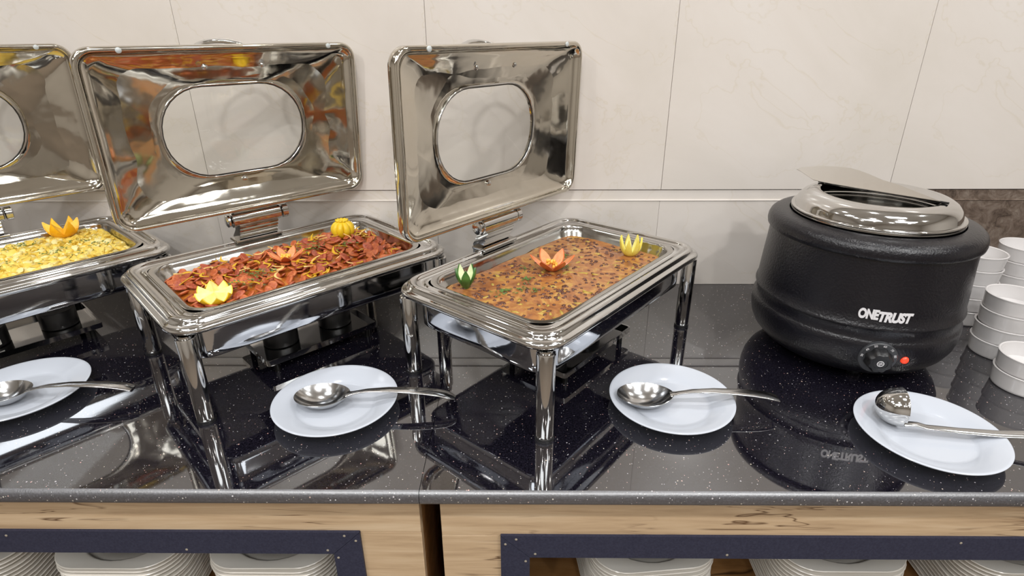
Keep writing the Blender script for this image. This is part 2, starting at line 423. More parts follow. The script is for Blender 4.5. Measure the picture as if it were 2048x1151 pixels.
# ------------------------------------------------------------------ round plates and spoons
def round_plate(x, y, label, sx=1., rz=0.):
    pr = [(.0, .0012), (.062, .0012), (.064, 0), (.068, 0), (.070, .003), (.095, .0125), (.113, .0185), (.1158, .0205), (.116, .0218), (.1145, .0226), (.111, .0220),
          (.094, .0160), (.079, .0110), (.075, .0085), (.071, .0066), (.066, .0060), (.03, .0056), (0, .0055)]
    o = B().lathe(pr, 96).make('round_plate', 'china', angle=50); o.location = (x, y, 0.0002); o.scale = (sx, 1, 1); o.rotation_euler = (0, 0, rz)
    return tag(o, label, 'plate', 'round white plates along the worktop front')
round_plate(-.9742, .9389, 'round white plate under a spoon, cut off by the left edge of the photo')
round_plate(-.3466, .9086, 'round white plate under a spoon, between the two middle chafing dishes')
round_plate(.2895, .9176, 'round white plate under a spoon, between the bean stew dish and kettle')
round_plate(.7123, .8210, 'round white plate under the ladle, in front of the black kettle')

def sweep(path, wid, th):
    """flat bar along path (x,z) in its own xz plane, widths along y"""
    loops = []
    for i, (x, z) in enumerate(path):
        a = path[max(i-1, 0)]; b = path[min(i+1, len(path)-1)]
        d = Vector((b[0]-a[0], b[1]-a[1])).normalized(); nx, nz = -d.y, d.x
        w = wid[i]/2; h = th[i]/2; e = min(h, w)*.7
        loops.append([(x+nx*h*s2, s1*w1, z+nz*h*s2) for s1, w1, s2 in ((-1, w, -.3), (-1, w-e, -1), (1, w-e, -1), (1, w, -.3), (1, w, .3), (1, w-e, 1), (-1, w-e, 1), (-1, w, .3))])
    return loops
def spoon(x, y, rz, label, Lh=.205, tilt=0.):
    t = thing('serving_spoon', label, 'spoon', (x, y, .0), rz)
    a, bb, dp = .052, .039, .023; z0 = .0305
    def P_(rr, ph, off):
        u = a*rr*math.cos(ph); v = bb*rr*math.sin(ph)
        if u > 0: v *= 1-.16*(u/a)**2
        k = 1-rr**2.3
        lift = .0035*max(u/a, 0)**2
        return (u, v, z0 - dp*k + lift - off*(.3+.7*k)-(.0006 if off else 0))
    n = 48; b = B(); rs = [1, .97, .93, .85, .75, .62, .48, .34, .2, .08]
    loops = [[P_(r_, 2*PI*j/n, 0) for j in range(n)] for r_ in rs[::-1]]
    loops += [[P_(r_*1.012, 2*PI*j/n, .0013) for j in range(n)] for r_ in rs]
    b.loft(loops, True, True); b.make('spoon_bowl', 'spoon_steel', t, angle=60)
    s = [0, .01, .022, .04, .08, .12, .15, .17, .185, .197, Lh]
    zz = [.0315, .0335, .0365, .040, .0425, .0415, .0395, .037, .034, .030, .026]
    ww = [.018, .012, .0100, .012, .0165, .0200, .0222, .0232, .0235, .0215, .012]
    B().loft(sweep([(a-.006+s_, z_) for s_, z_ in zip(s, zz)], ww, [.0022, .003, .0034, .0026, .0024, .0024, .0024, .0024, .0022, .002, .0018]), True, True).make('handle', 'spoon_steel', t, angle=50)
    return t
spoon(-.370, .906, -.012, 'steel serving spoon on the plate between the two middle chafing dishes', .205)
spoon(.238, .910, -.055, 'steel serving spoon on the plate between the bean stew and the kettle', .197)
spoon(-.985, .914, .05, 'steel serving spoon on the plate at the left edge of the photo', .197)

# ladle lying on its side
lt = thing('soup_ladle', 'steel soup ladle lying on the plate in front of the kettle', 'ladle', (.677, .855, .0424), -.17)
R_ = .0345
lp = [(0, -.040)]+[(R_*math.sin(a_), -.040*math.cos(a_)) for a_ in [PI/2*k/10 for k in range(1, 11)]]
inn = [(r_*.955, z_*.965) for r_, z_ in lp[::-1]]
lb = B().lathe(lp+[(R_*1.02, .0008)]+inn, 40).make('ladle_bowl', 'chrome', lt, angle=60)
lb.rotation_euler = (0, PI/2, 0)
hb = B().loft(sweep([(-.002, 0), (.006, .001), (.02, .0015), (.035, -.003), (.09, -.004), (.15, -.002), (.2, .004), (.26, .012), (.30, .014)],
     [.013, .012, .011, .012, .014, .016, .018, .022, .018], [.003]*9), True, True).make('handle', 'spoon_steel', lt, angle=50)
hb.location = (.0, -.029, -.0155); hb.rotation_euler = (.2, 0, 0)

# ------------------------------------------------------------------ chafing dish
def chafing_dish(x, y, rz, v0, th, label, cans=True):
    t = thing('chafing_dish', label, 'chafing dish', (x, y, 0), rz, 'steel chafing dishes with open lids')
    L, Wd = .600, .3946
    def loops(pr, r0=.055, nc=10, ne=6, m=0.):
        return [at(rrect(L-2*i, Wd-2*i, max(r0-i*.6, .02), nc, ne), z) for i, z in pr]
    # stepped, beaded rim frame
    pr = [(.034, .176), (.016, .178), (.008, .180), (.002, .1835), (0, .188), (.0012, .1925), (.005, .1955), (.0095, .1955), (.0115, .197), (.0125, .2015), (.0155, .2055), (.020, .207),
          (.0245, .2055), (.027, .2025), (.0285, .2005), (.040, .1995), (.0415, .2012), (.0445, .2020), (.0475, .2010), (.0475, .195), (.036, .19)]
    B().loft(loops(pr), ring=True).make('rim', 'chrome', t, angle=70)
    # skirt (water pan)
    sk = [(.0335, .178), (.0335, .118), (.0345, .1145), (.038, .1135), (.20, .112)]
    sk = [(.0335, .1755), (.0332, .16), (.0332, .13), (.0335, .117), (.0355, .1142), (.040, .1135)]
    lo = [at(rrect(L-2*i, Wd-2*i, .04, 10, 6), z) for i, z in sk]
    lo += [at(rrect(L-.10, Wd-.10, .035, 10, 6), .1125)]
    B().loft(lo, False, True).make('water_pan', 'skirt_steel', t, angle=50)
    # legs
    for su in (-1, 1):
        for sv in (-1, 1):
            lx, ly = su*(L-.051)/2, sv*(Wd-.051)/2
            g_ = B().lathe([(0, 0), (.0135, 0), (.0150, .003), (.0158, .006), (.0166, .012), (.0166, .172), (.0158, .1745), (.0120, .1755), (.0120, .1790), (0, .1792)], 32, (0, 0, 0))
            lg = g_.make('leg', 'chrome', t, angle=30); lg.location = (lx, ly, 0)
            B().lathe([(0, .0001), (.0168, .0001), (.0170, .002), (.0170, .0045), (.0168, .006), (0, .0062)], 28).make('foot_ring', 'black_plastic', lg, angle=30)
    # food pan
    pl, pw = .486, .290
    pp = [(pl+.022, pw+.022, .05, .2018), (pl+.022, pw+.022, .05, .2030), (pl+.008, pw+.008, .047, .2034), (pl, pw, .045, .2020), (pl-.003, pw-.003, .044, .197), (pl-.006, pw-.006, .044, .186),
          (pl-.010, pw-.010, .044, .184), (pl-.024, pw-.024, .04, .135), (pl-.034, pw-.034, .035, .130), (.1, .05, .02, .130)]
    B().loft([at(rrect(a_, b_, c_, 10, 6), z) for a_, b_, c_, z in pp], False, True).make('food_pan', 'pan_steel', t, angle=60)
    # ---- lid, opened upright
    Ll, Wl, D = .558, .351, .045
    z0 = .2813
    nv, nz = math.sin(th), -math.cos(th); tv, tz = math.cos(th), math.sin(th)
    def LP(u, w, d): return (u, v0+tv*w+nv*d, z0+tz*w+nz*d)
    NC, NE = 8, 12
    win = rrect(.305, .192, .092, NC, NE, (0, .173-Wl/2)); winb = rrect(.311, .198, .094, NC, NE, (0, .173-Wl/2))
    def lidloop(i, d, r=.034, t_=0., wn=win):
        o_ = rrect(Ll-2*i, Wl-2*i, max(r-i*.5, .012), NC, NE)
        return [((1-t_)*p[0]+t_*q_[0], (1-t_)*p[1]+t_*q_[1], d) for p, q_ in zip(o_, wn)]
    prof = [(0, .010), (0, .003), (.0012, .0003), (.0045, -.001), (.008, 0), (.0095, .003), (.0105, .0065), (.0125, .0085), (.016, .0135)]
    ls = [lidloop(i, d) for i, d in prof]
    K = 12
    for k in range(1, K+1):
        f = k/K; dd = .0135+(D-.0135)*(1-(1-f)**1.5)
        l = lidloop(.0185, dd, t_=f)
        amp = math.sin(PI*f)**.7*.0034
        l2 = []
        for (u, w, d) in l:
            h = noise.noise(Vector((u*11+x*7, w*11, 3.1)))*1.0 + .5*noise.noise(Vector((u*26, w*26+x*5, 7.7)))
            l2.append((u, w, d+amp*h))
        ls.append(l2)
    inner_end = len(ls)
    ls.append(lidloop(0, D-.0035, t_=1, wn=rrect(.302, .189, .091, NC, NE, (0, .173-Wl/2))))
    ls.append(lidloop(0, D+.004, t_=1, wn=rrect(.302, .189, .091, NC, NE, (0, .173-Wl/2))))
    ls.append(lidloop(0, D+.004, t_=1, wn=winb))
    ls.append(lidloop(.010, D-.012, t_=.62)); ls.append(lidloop(.006, .028, t_=.12)); ls.append(lidloop(.002, .022)); ls.append(lidloop(.0, .016))
    lid = B().loft([[LP(u, w+Wl/2, d) for u, w, d in l] for l in ls], ring=True).make('lid', 'lid_steel', t, angle=75)
    tag(lid, label='mirror steel lid opened upright, with an oval window')
    # window pane, rings
    gw = rrect(.3015, .1885, .0905, NC, NE, (0, .173-Wl/2))
    B().loft([[LP(u, w+Wl/2, d) for u, w in gw] for d in (D-.001, D+.001)], True, True).make('window_pane', 'glass', lid)
    def ringtube(wn, d, r, name, mt):
        pts = [Vector(LP(u, w+Wl/2, d)) for u, w in wn]; nn = len(pts); lo = []
        cen = Vector(LP(0, .173, d)); nrm = Vector((0, nv, nz))
        for p in pts:
            ra = (p-cen).normalized(); lo.append([p+ra*r*math.cos(2*PI*k/8)+nrm*r*math.sin(2*PI*k/8) for k in range(8)])
        B().loft(lo, ring=True).make(name, mt, lid, angle=80)
    ringtube(rrect(.307, .194, .093, NC, NE, (0, .173-Wl/2)), D-.004, .0022, 'window_bead', 'chrome')
    ringtube(rrect(.3005, .1875, .090, NC, NE, (0, .173-Wl/2)), D-.0025, .0011, 'gasket', 'gasket')
    # rubber bumpers on the front bead, screws
    rotx = Matrix(((1, 0, 0), (0, tv, -nv), (0, tz, -nz))).to_4x4()  # local z -> towards camera
    def put(o, u, w, d):
        o.matrix_local = Matrix.Translation(LP(u, w, d)) @ rotx
    for u in (-.202, .212):
        o = B().lathe([(.0052, -.001), (.0052, .0012), (.0038, .0024), (0, .0027)], 16).make('bumper', 'rubber', lid); put(o, u, Wl-.006, -.0012)
    for u, w, dd in ((-.05, .307, .033), (.068, .307, .033), (-.056, .028, .031), (.062, .028, .031), (-.003, .063, .041)):
        o = B().lathe([(.0062, -.004), (.0062, .0006), (.0050, .0012), (.0044, .0012), (.0040, .0032), (.0022, .0046), (0, .0050)], 18).make('screw', 'chrome', lid); put(o, u, w, dd-.002)
    # loop handle on the outside of the lid
    hp = []
    for k in range(17):
        a_ = PI*k/16; hp.append(LP(.002+.064*math.cos(a_), .314+.036*math.sin(a_)**.6, .026+.060*math.sin(a_)**.6))
    B().tube(hp, .0052, 12).make('handle', 'chrome', lid, angle=60)
    # hinge
    hg = bpy.data.objects.new('hinge', None); COL.objects.link(hg); hg.parent = t; hg.empty_display_size = .02
    hv, hz = v0+.018, z0-.0205
    def bar(u0, u1, r, nm, mt='chrome'):
        B().tube([(u0, hv, hz), (u0+.002, hv, hz), (u1-.002, hv, hz), (u1, hv, hz)], [r*.8, r, r, r*.8], 24).make(nm, mt, hg, angle=40)
    bar(-.058, .056, .0175, 'barrel'); bar(.058, .074, .0170, 'barrel_end'); bar(-.068, -.060, .0150, 'barrel_end')
    br = [(hv+.013, hz-.006), (hv-.010, hz-.013)]
    zb_ = hz-.013; nb = 4; hh = (zb_-.2105)/nb
    for k in range(nb):
        v_ = hv-.010+.0045*k; z_ = zb_-hh*k
        br += [(v_-.0022, z_-hh*.15), (v_-.0032, z_-hh*.45), (v_-.0020, z_-hh*.78), (v_+.0030, z_-hh*.98)]
    br += [(.170, .2105), (.170, .2045), (.205, .2045), (.206, .19), (.210, .19), (.210, .212), (hv+.022, hz-.030), (hv+.018, hz-.006)]
    B().loft([[(-.045*s_, v_, z_) for v_, z_ in br] for s_ in (1, -1)], True, True).make('bracket', 'chrome', hg, angle=30)
    B().box(-.056, .056, .163, .2045, .2042, .2105, .0018).make('clamp_plate', 'chrome', hg, angle=30)
    B().box(-.050, .050, hv-.008, hv+.006, hz+.012, z0+.016, .001).make('lid_leaf', 'chrome', hg, angle=30)
    # fuel tray below
    tr_ = B()
    q = [(.24, -.001, .032), (.24, -.001, .034)]
    ty = -.028
    tr_.loft([at(rrect(.26, .170, .006, 2, 1, (0, ty)), z) if i not in (3, 4) else at(rrect(.254, .164, .005, 2, 1, (0, ty)), z) for i, z in enumerate((.024, .030, .036, .036, .0265))], True, True)
    tray = tr_.make('fuel_tray', 'chrome', t, angle=30)
    for su in (-1, 1):
        for sv in (-1, 1):
            B().tube([(su*.108, ty+sv*.070, .0), (su*.108, ty+sv*.070, .0245)], .006, 12).make('tray_foot', 'dark_metal', tray)
    for u in (-.065, .065):
        c_ = B().lathe([(0, .0275), (.036, .0275), (.0375, .029), (.0375, .066), (.036, .068), (.030, .068), (.028, .064), (0, .064)], 36, (u, ty, 0)).make('fuel_can', 'can_black', t, angle=40)
        if cans and u < 0:
            b = B(); b.loft([[( u+.0378*math.cos(a_), ty+.0378*math.sin(a_), z) for a_ in [math.radians(-98+36*k/6) for k in range(7)]] for z in (.034, .046)], closed=False)
            lb_ = b.make('label', 'label_white', c_, fix=False)
            for k in range(9):
                a_ = math.radians(-93+3.1*k+random.uniform(-.5, .5)); w_ = .012*random.uniform(.4, 1.2)
                b = B(); b.loft([[(u+.0380*math.cos(c), ty+.0380*math.sin(c), z) for c in (a_, a_+w_)] for z in (.037, .0445)], closed=False); b.make('bar_mark', 'can_black', c_, fix=False)
    return t
CH2 = (-.5008, 1.1824, .7786); CH3 = (.0870, 1.1407, .8822); CH1 = (-1.1445, 1.1654, .8499)
chafing_dish(*CH1, .1477, 1.653, 'open chafing dish of scrambled egg, at the left edge of the photo')
chafing_dish(*CH2, .1477, 1.653, 'open chafing dish of sausage slices, left of the worktop seam', False)
chafing_dish(*CH3, .1580, 1.600, 'open chafing dish of bean stew, nearest the soup kettle', False)
def wpos(C, u, v, z):
    c, s = math.cos(C[2]), math.sin(C[2]); return Vector((C[0]+c*u-s*v, C[1]+s*u+c*v, z))

# ------------------------------------------------------------------ food
def inside(u, v, L, Wd, r):
    dx = max(abs(u)-(L/2-r), 0); dy = max(abs(v)-(Wd/2-r), 0)
    return dx*dx+dy*dy <= r*r and abs(u) <= L/2 and abs(v) <= Wd/2
def slab(C, hf, L, Wd, r, name, mt, n=44, zb=.138):
    """food surface: concentric rounded-rect loops with height hf(u,v) closed underneath"""
    loops = []
    for k in range(n):
        f = 1-(k/(n))
        loops.append([(x_*f, y_*f, hf(x_*f, y_*f)) for x_, y_ in rrect(L, Wd, r, 10, 34)])
    lo = [at(rrect(L*.94, Wd*.92, r, 10, 34), zb)] + loops
    b = B().loft(lo, True, False)
    k0 = len(b.v)-len(loops[0]); b.v.append((0, 0, hf(0, 0))); m_ = len(b.v)-1; nn = len(loops[0])
    for j in range(nn): b.f.append((k0+j, k0+(j+1) % nn, m_))
    o = b.make(name, mt, angle=80); o.location = (C[0], C[1], 0); o.rotation_euler = (0, 0, C[2]); return o
_ico = {}
def ico(sub):
    if sub not in _ico:
        bm = bmesh.new(); bmesh.ops.create_icosphere(bm, subdivisions=sub, radius=1)
        _ico[sub] = ([v.co.copy() for v in bm.verts], [tuple(v.index for v in f.verts) for f in bm.faces]); bm.free()
    return _ico[sub]
def blob(b, p, r3, rot, sub=1, jit=.15):
    vs, fs = ico(sub); Rm = rot.to_matrix() if hasattr(rot, 'to_matrix') else rot
    sd = random.random()*50
    b.add([Vector(p)+Rm @ Vector((v.x*r3[0], v.y*r3[1], v.z*r3[2]))*(1+jit*noise.noise(v*1.7+Vector((sd, 0, 0)))*2) for v in vs], fs)
from mathutils import Euler
def rot3(tilt=.5): return Euler((random.uniform(-tilt, tilt), random.uniform(-tilt, tilt), random.uniform(0, 2*PI)))
def herbs(n, centers, hf, parent, spread=.02, seedz=.0012):
    b = B()
    for k in range(n):
        cu, cv = random.choice(centers); u = cu+random.gauss(0, spread); v = cv+random.gauss(0, spread*.7)
        if not inside(u, v, .455, .26, .04): continue
        z = hf(u, v)+seedz; a_ = random.uniform(0, 2*PI); l_ = random.uniform(.004, .010); w_ = random.uniform(.0018, .0040); d = Vector((math.cos(a_), math.sin(a_), random.uniform(-.15, .25))); s_ = Vector((-d.y, d.x, random.uniform(-.3, .3)))
        p = Vector((u, v, z)); th_ = Vector((0, 0, .0005))
        q = [p-d*l_/2, p+s_*w_/2-d*l_*.1, p+d*l_/2, p-s_*w_/2+d*l_*.1]
        b.add([x_ for x_ in q]+[x_+th_ for x_ in q], [(3, 2, 1, 0), (4, 5, 6, 7), (0, 1, 5, 4), (1, 2, 6, 5), (2, 3, 7, 6), (3, 0, 4, 7)])
    o = b.make('herb_flakes', 'herb', parent); o['kind'] = 'stuff'; o['label'] = 'chopped green herb flakes'; return o

# scrambled egg
def h_egg(u, v):
    e = max(abs(u)/.235, abs(v)/.137); return .186+.009*(1-min(e, 1)**7)+.0035*noise.noise(Vector((u*38, v*38, 1)))+.0022*noise.noise(Vector((u*90, v*90, 4)))
egg = slab(CH1, h_egg, .470, .274, .042, 'scrambled_egg', 'egg'); tag(egg, 'yellow scrambled egg filling the chafing dish at the left edge', 'egg', kind='stuff')
for mt, num, nm in (('egg', 900, 'egg_curds'), ('egg_pale', 420, 'pale_egg_curds')):
    b = B()
    for k in range(num):
        u, v = random.uniform(-.225, .225), random.uniform(-.128, .128)
        if not inside(u, v, .456, .262, .04): continue
        s_ = random.uniform(.004, .0095); blob(b, (u, v, h_egg(u, v)+s_*.12), (s_*random.uniform(1, 1.7), s_, s_*random.uniform(.5, .8)), rot3(.5), 1, .5)
    o = b.make(nm, mt, egg, angle=60); o['kind'] = 'stuff'
herbs(170, [(.10, -.02), (.15, .02), (-.02, -.05), (.12, -.08), (.2, -.04), (.05, .08)], h_egg, egg, .022, .006)

# sausage dish
def h_s(u, v):
    e = max(abs(u)/.235, abs(v)/.137)
    return .176+.012*(1-e**4)+.010*math.exp(-((u-.15)/.08)**2-((v-.01)/.1)**2)+.005*noise.noise(Vector((u*20, v*20, 2)))-.003*math.exp(-((v-.12)/.03)**2)
sauce = slab(CH2, h_s, .470, .272, .042, 'pepper_sauce', 'red_sauce'); tag(sauce, 'orange-red sauce under the sausage slices in the middle chafing dish', 'sauce', kind='stuff')
protos = []
for k in range(6):
    b = B(); nn = 14; a_, c_ = random.uniform(.0105, .016), random.uniform(.0085, .0105); h_ = random.uniform(.0035, .0055); bend = random.uniform(-.25, .3)
    def lp_(f, z): return [(a_*f*math.cos(2*PI*j/nn)*(1+.08*math.sin(3*2*PI*j/nn+k)), c_*f*math.sin(2*PI*j/nn), z+bend*12*(a_*f*math.cos(2*PI*j/nn))**2) for j in range(nn)]
    b.loft([lp_(.5, h_*.48), lp_(.82, h_*.5), lp_(.98, h_*.25), lp_(1, -h_*.2), lp_(.85, -h_*.5)][::-1], True, True)
    protos.append(b.make('sausage_slice', 'sausage' if k % 3 else 'sausage_dark', angle=50))
pts = []; tries = 0
while len(pts) < 292 and tries < 60000:
    tries += 1
    u, v = random.uniform(-.226, .226), random.uniform(-.128, .128)
    if not inside(u, v, .452, .250, .035): continue
    dmin = .0152 if tries < 20000 else .0125 if tries < 40000 else .010
    if any((u-a_)**2+(v-b_)**2 < dmin**2 for a_, b_ in pts): continue
    pts.append((u, v))
GARN2 = [(-.190, -.085, .028), (.155, .055, .026), (-.011, .0, .022)]
n_ = 0
for u, v in pts:
    if any((u-a_)**2+(v-b_)**2 < (r_*.8)**2 for a_, b_, r_ in GARN2): continue
    if n_ < 6: o = protos[n_]
    else: o = protos[n_ % 6].copy(); COL.objects.link(o)
    n_ += 1
    o.location = wpos(CH2, u, v, h_s(u, v)+.0035+random.uniform(0, .005))
    e = rot3(.75); e.z += CH2[2]; o.rotation_euler = e; s_ = random.uniform(.72, 1.08); o.scale = (s_, s_, s_)
    tag(o, 'reddish slice of cooked sausage in the heap in the middle chafing dish', 'sausage', 'sausage slices in the middle chafing dish')
def strip_mesh(mt, name, L_, w_, bend):
    lo = []
    for k in range(7):
        f = k/6-.5; x_ = L_*f; y_ = bend*(f*f)*L_*2; ww = w_*(1-(2*f)**4*.6)
        lo.append([(x_, y_-ww/2, 0), (x_, y_, .0012), (x_, y_+ww/2, 0), (x_, y_, -.0014)])
    return B().loft(lo, True, True).make(name, mt, angle=60)
sp = [strip_mesh('pepper', 'pepper_strip', .030, .0055, .5), strip_mesh('pepper', 'pepper_strip', .022, .006, .9), strip_mesh('onion', 'onion_strip', .026, .0045, .7)]
cnt = 0
for k in range(110):
    u, v = random.uniform(-.215, .215), random.uniform(-.118, .118)
    if not inside(u, v, .44, .24, .035) or any((u-a_)**2+(v-b_)**2 < r_**2 for a_, b_, r_ in GARN2): continue
    j = k % 3 if k % 4 else 0
    if cnt < 3: j = cnt; o = sp[j]
    else: o = sp[j].copy(); COL.objects.link(o)
    cnt += 1
    o.location = wpos(CH2, u, v, h_s(u, v)+.0105+random.uniform(0, .003)); o.rotation_euler = rot3(.4)
    if j < 2: tag(o, 'curled yellow-green pepper strip among the sausage slices', 'pepper', 'pepper strips among the sausage slices')
    else: tag(o, 'pale curled onion strip among the sausage slices', 'onion', 'onion strips among the sausage slices')
herbs(150, [(-.10, -.02), (-.08, -.045), (.04, .03), (.06, .01), (-.16, -.06), (.12, -.03), (-.12, -.08)], h_s, sauce, .016, .015)

# bean stew
def h_b(u, v): return .1785+.0022*noise.noise(Vector((u*24, v*24, 5)))+.0016*noise.noise(Vector((u*70, v*70, 2)))
stew = slab(CH3, h_b, .466, .268, .042, 'bean_stew', 'stew'); tag(stew, 'orange-brown bean stew filling the chafing dish nearest the kettle', 'stew', kind='stuff')
b = B()
for k in range(560):
    u, v = random.uniform(-.222, .222), random.uniform(-.125, .125)
    if not inside(u, v, .45, .255, .04): continue
    if noise.noise(Vector((u*9, v*9, 9))) < -.12 and random.random() < .6: continue
    blob(b, (u, v, h_b(u, v)-.0010), (.0050*random.uniform(.8, 1.35), .0042, .0032), rot3(.4), 1, .2)
o = b.make('beans', 'bean', stew, angle=70); o['kind'] = 'stuff'
b = B()
for k in range(46):
    u, v = random.uniform(-.215, .215), random.uniform(-.118, .118)
    if not inside(u, v, .45, .255, .04): continue
    blob(b, (u, v, h_b(u, v)-.001), (.011*random.uniform(.6, 1.2), .004, .003), rot3(.15), 1, .3)
o = b.make('vegetable_bits', 'veg', stew, angle=70); o['kind'] = 'stuff'
herbs(150, [(-.07, .03), (-.15, .03), (-.12, .01), (.05, .03), (.09, .05), (.03, .01), (-.10, -.02), (-.03, .07)], h_b, stew, .010, .0025)

# ------------------------------------------------------------------ carved garnishes
def crown(name, label, cat, loc, n, prof, valley, mo, mi, mode='ramp', th_=.0025, core=None, lean=(0, 0), rz=0., sharp=1., zc=.35):
    """carved fruit: outer surface of revolution prof(s)->(r,z), zig-zag top, peel + flesh"""
    t = thing(name, label, cat, loc, rz); t.rotation_euler = (lean[0], lean[1], rz)
    m_ = n*12; K = 9
    def lim(j):
        f = (j % 12)/12; tri = 1-abs(2*f-1); tri = tri**sharp
        return valley+(1-valley)*tri
    outer = [[None]*m_ for _ in range(K+1)]; inner = [[None]*m_ for _ in range(K+1)]
    for j in range(m_):
        a_ = 2*PI*j/m_; L_ = lim(j)
        for k in range(K+1):
            s_ = L_*k/K; r_, z_ = prof(s_); outer[k][j] = (r_*math.cos(a_), r_*math.sin(a_), z_)
        r_, z_ = prof(L_); r_ = max(r_-th_, 0)
        for k in range(K+1):
            f = k/K
            if mode == 'ramp': rr = r_*(1-f); zz = z_+(zc*prof(1)[1]-z_)*f**.8
            else:
                rr, zz = prof(L_*(1-f)); rr = max(rr-th_*(1+.5*f), 0); zz += th_*f*1.2
            inner[k][j] = (rr*math.cos(a_), rr*math.sin(a_), zz+.0003)
    rim_in = [(p[0], p[1], p[2]-.0004) for p in inner[0]]
    B().loft(outer+[rim_in]).make('peel', mo, t, angle=50)
    B().loft(inner).make('flesh', mi, t, angle=50)
    if core:
        b = B()
        for k in range(26):
            a_ = random.uniform(0, 2*PI); q_ = core[0]*math.sqrt(random.random()); blob(b, (q_*math.cos(a_), q_*math.sin(a_), core[1]*random.uniform(.5, 1)), (.0032, .0032, .0045), rot3(), 1, .2)
        o = b.make('core', core[2], t, angle=70)
    return t
def bowlprof(R, H, bulge=1.):
    def f(s_):
        a_ = s_*PI/2*1.12; return (R*math.sin(min(a_, 1.7))**(.8*bulge)+.0, H*(1-math.cos(a_))/(1-math.cos(PI/2*1.12)))
    return f
gz = h_s(-.19, -.085)+.004
crown('carved_lemon', 'pale lemon cut into a zigzag crown, front corner of the sausage dish', 'lemon', wpos(CH2, -.190, -.082, gz), 8, bowlprof(.033, .026), .62, 'lemon_peel', 'lemon_flesh', 'ramp', .002, rz=.2, lean=(.22, .05), zc=.72)
crown('carved_lemon', 'pale yellow lemon carved into upright petals, right end of the bean stew', 'lemon', wpos(CH3, .196, -.060, .1765), 7, bowlprof(.026, .046), .42, 'lemon_pale', 'lemon_flesh', 'shell', .004, rz=.3, sharp=.72)
crown('carved_orange', 'bright orange-yellow citrus half cut into a zigzag crown on the egg', 'orange', wpos(CH1, .148, .098, .194), 6, bowlprof(.036, .044), .45, 'orange_peel', 'orange_flesh', 'ramp', .003, rz=.1, zc=.45)
def splay(R, H):
    def f(s_): return (.006+R*(s_**.9), H*(s_**1.35)*(1-.12*s_))
    return f
crown('carved_tomato', 'orange tomato carved as a flower, centre of the bean stew', 'tomato', wpos(CH3, .008, .025, .1775), 6, splay(.043, .041), .34, 'tomato_skin', 'tomato_flesh', 'shell', .003, (.012, .024, 'tomato_core'), rz=.5, sharp=.7)
crown('carved_tomato', 'orange tomato carved as a flower, centre of the sausage dish', 'tomato', wpos(CH2, -.011, .0, h_s(-.011, 0)+.004), 7, splay(.034, .028), .38, 'tomato_skin', 'tomato_flesh', 'shell', .003, (.010, .016, 'tomato_core'), rz=.1, sharp=.7)
def tulip(R, H):
    def f(s_): return (.003+R*math.sin(min(s_*2.2, PI/2))*(.82+.25*s_), H*s_)
    return f
crown('carved_cucumber', 'green cucumber carved into upright petals, left corner of the bean stew', 'cucumber', wpos(CH3, -.182, .100, .176), 5, tulip(.018, .050), .26, 'cuc_skin', 'cuc_flesh', 'shell', .0035, rz=.4, sharp=.55)
# whole lemon with deep vertical cuts
t = thing('carved_lemon', 'whole yellow lemon scored into fat segments, right end of the sausage dish', 'lemon', wpos(CH2, .158, .055, h_s(.158, .055)+.002), .2)
b = B(); lo = []; nn = 9*10
for k in range(1, 22):
    a_ = PI*k/21.5; rr = .0285*math.sin(a_)**.85; z_ = .022-.0225*math.cos(a_)
    lo.append([(rr*(.78+.22*abs(math.sin(9*PI*j/nn))**.5)*math.cos(2*PI*j/nn), rr*(.78+.22*abs(math.sin(9*PI*j/nn))**.5)*math.sin(2*PI*j/nn), z_) for j in range(nn)])
b.loft(lo, True, True).make('peel', 'lemon_peel', t, angle=80)
b = B()
for k in range(9):
    a_ = 2*PI*(k+.5)/9; blob(b, (.009*math.cos(a_), .009*math.sin(a_), .0435), (.008, .0045, .004), Euler((0, -.3, a_)), 1, .1)
b.make('petal_tips', 'lemon_peel', t, angle=70)

# ------------------------------------------------------------------ soup kettle
KX, KY = .733, 1.157
kt = thing('soup_kettle', 'round black electric soup kettle with a steel lid, in front of the wall', 'kettle', (KX, KY, 0))
body = [(.0, .018), (.150, .018), (.163, .022), (.176, .031), (.190, .047), (.198, .064), (.2015, .082), (.2020, .098), (.2012, .107), (.1990, .1105), (.1975, .113), (.1975, .132), (.1990, .1345), (.2005, .1375), (.1995, .1415), (.1970, .1445),
        (.1962, .165), (.194, .20), (.1915, .235), (.1900, .270), (.15, .272)]
B().lathe(body, 128).make('body', 'black_pot', kt, angle=40)
B().lathe([(.186, .2705), (.1945, .2708), (.1968, .273), (.1978, .279), (.1972, .287), (.1940, .2945), (.1880, .300), (.178, .3035), (.163, .3060), (.1585, .3062), (.1575, .300), (.1575, .285), (.186, .2712)], 128, close=True).make('collar', 'black_pot', kt, angle=40)
for k in range(3):
    a_ = math.radians(-45+120*k+180)
    o = B().lathe([(0, 0), (.011, 0), (.0135, .004), (.013, .0185), (0, .0188)], 16).make('foot', 'black_plastic', kt); o.location = (.125*math.cos(a_), .125*math.sin(a_), 0)
o = B().tube([(.0, 0, 0), (0, 0, .12)], .0007, 6)
seam = B().loft([[(r_*math.cos(math.radians(a_)), r_*math.sin(math.radians(a_)), z_) for a_ in (-133.1, -132.9, -132.5, -132.3)] for r_, z_ in ((.1967, .146), (.1964, .165), (.1942, .20), (.1917, .235), (.1905, .262))], closed=False).make('seam', 'black_pot', kt)
# inner pot
B().lathe([(.1565, .309), (.1565, .3115), (.153, .3120), (.1500, .3095), (.1490, .29), (.1480, .12), (.14, .11), (0, .11)], 96).make('inner_pot', 'pan_steel', kt, angle=40)
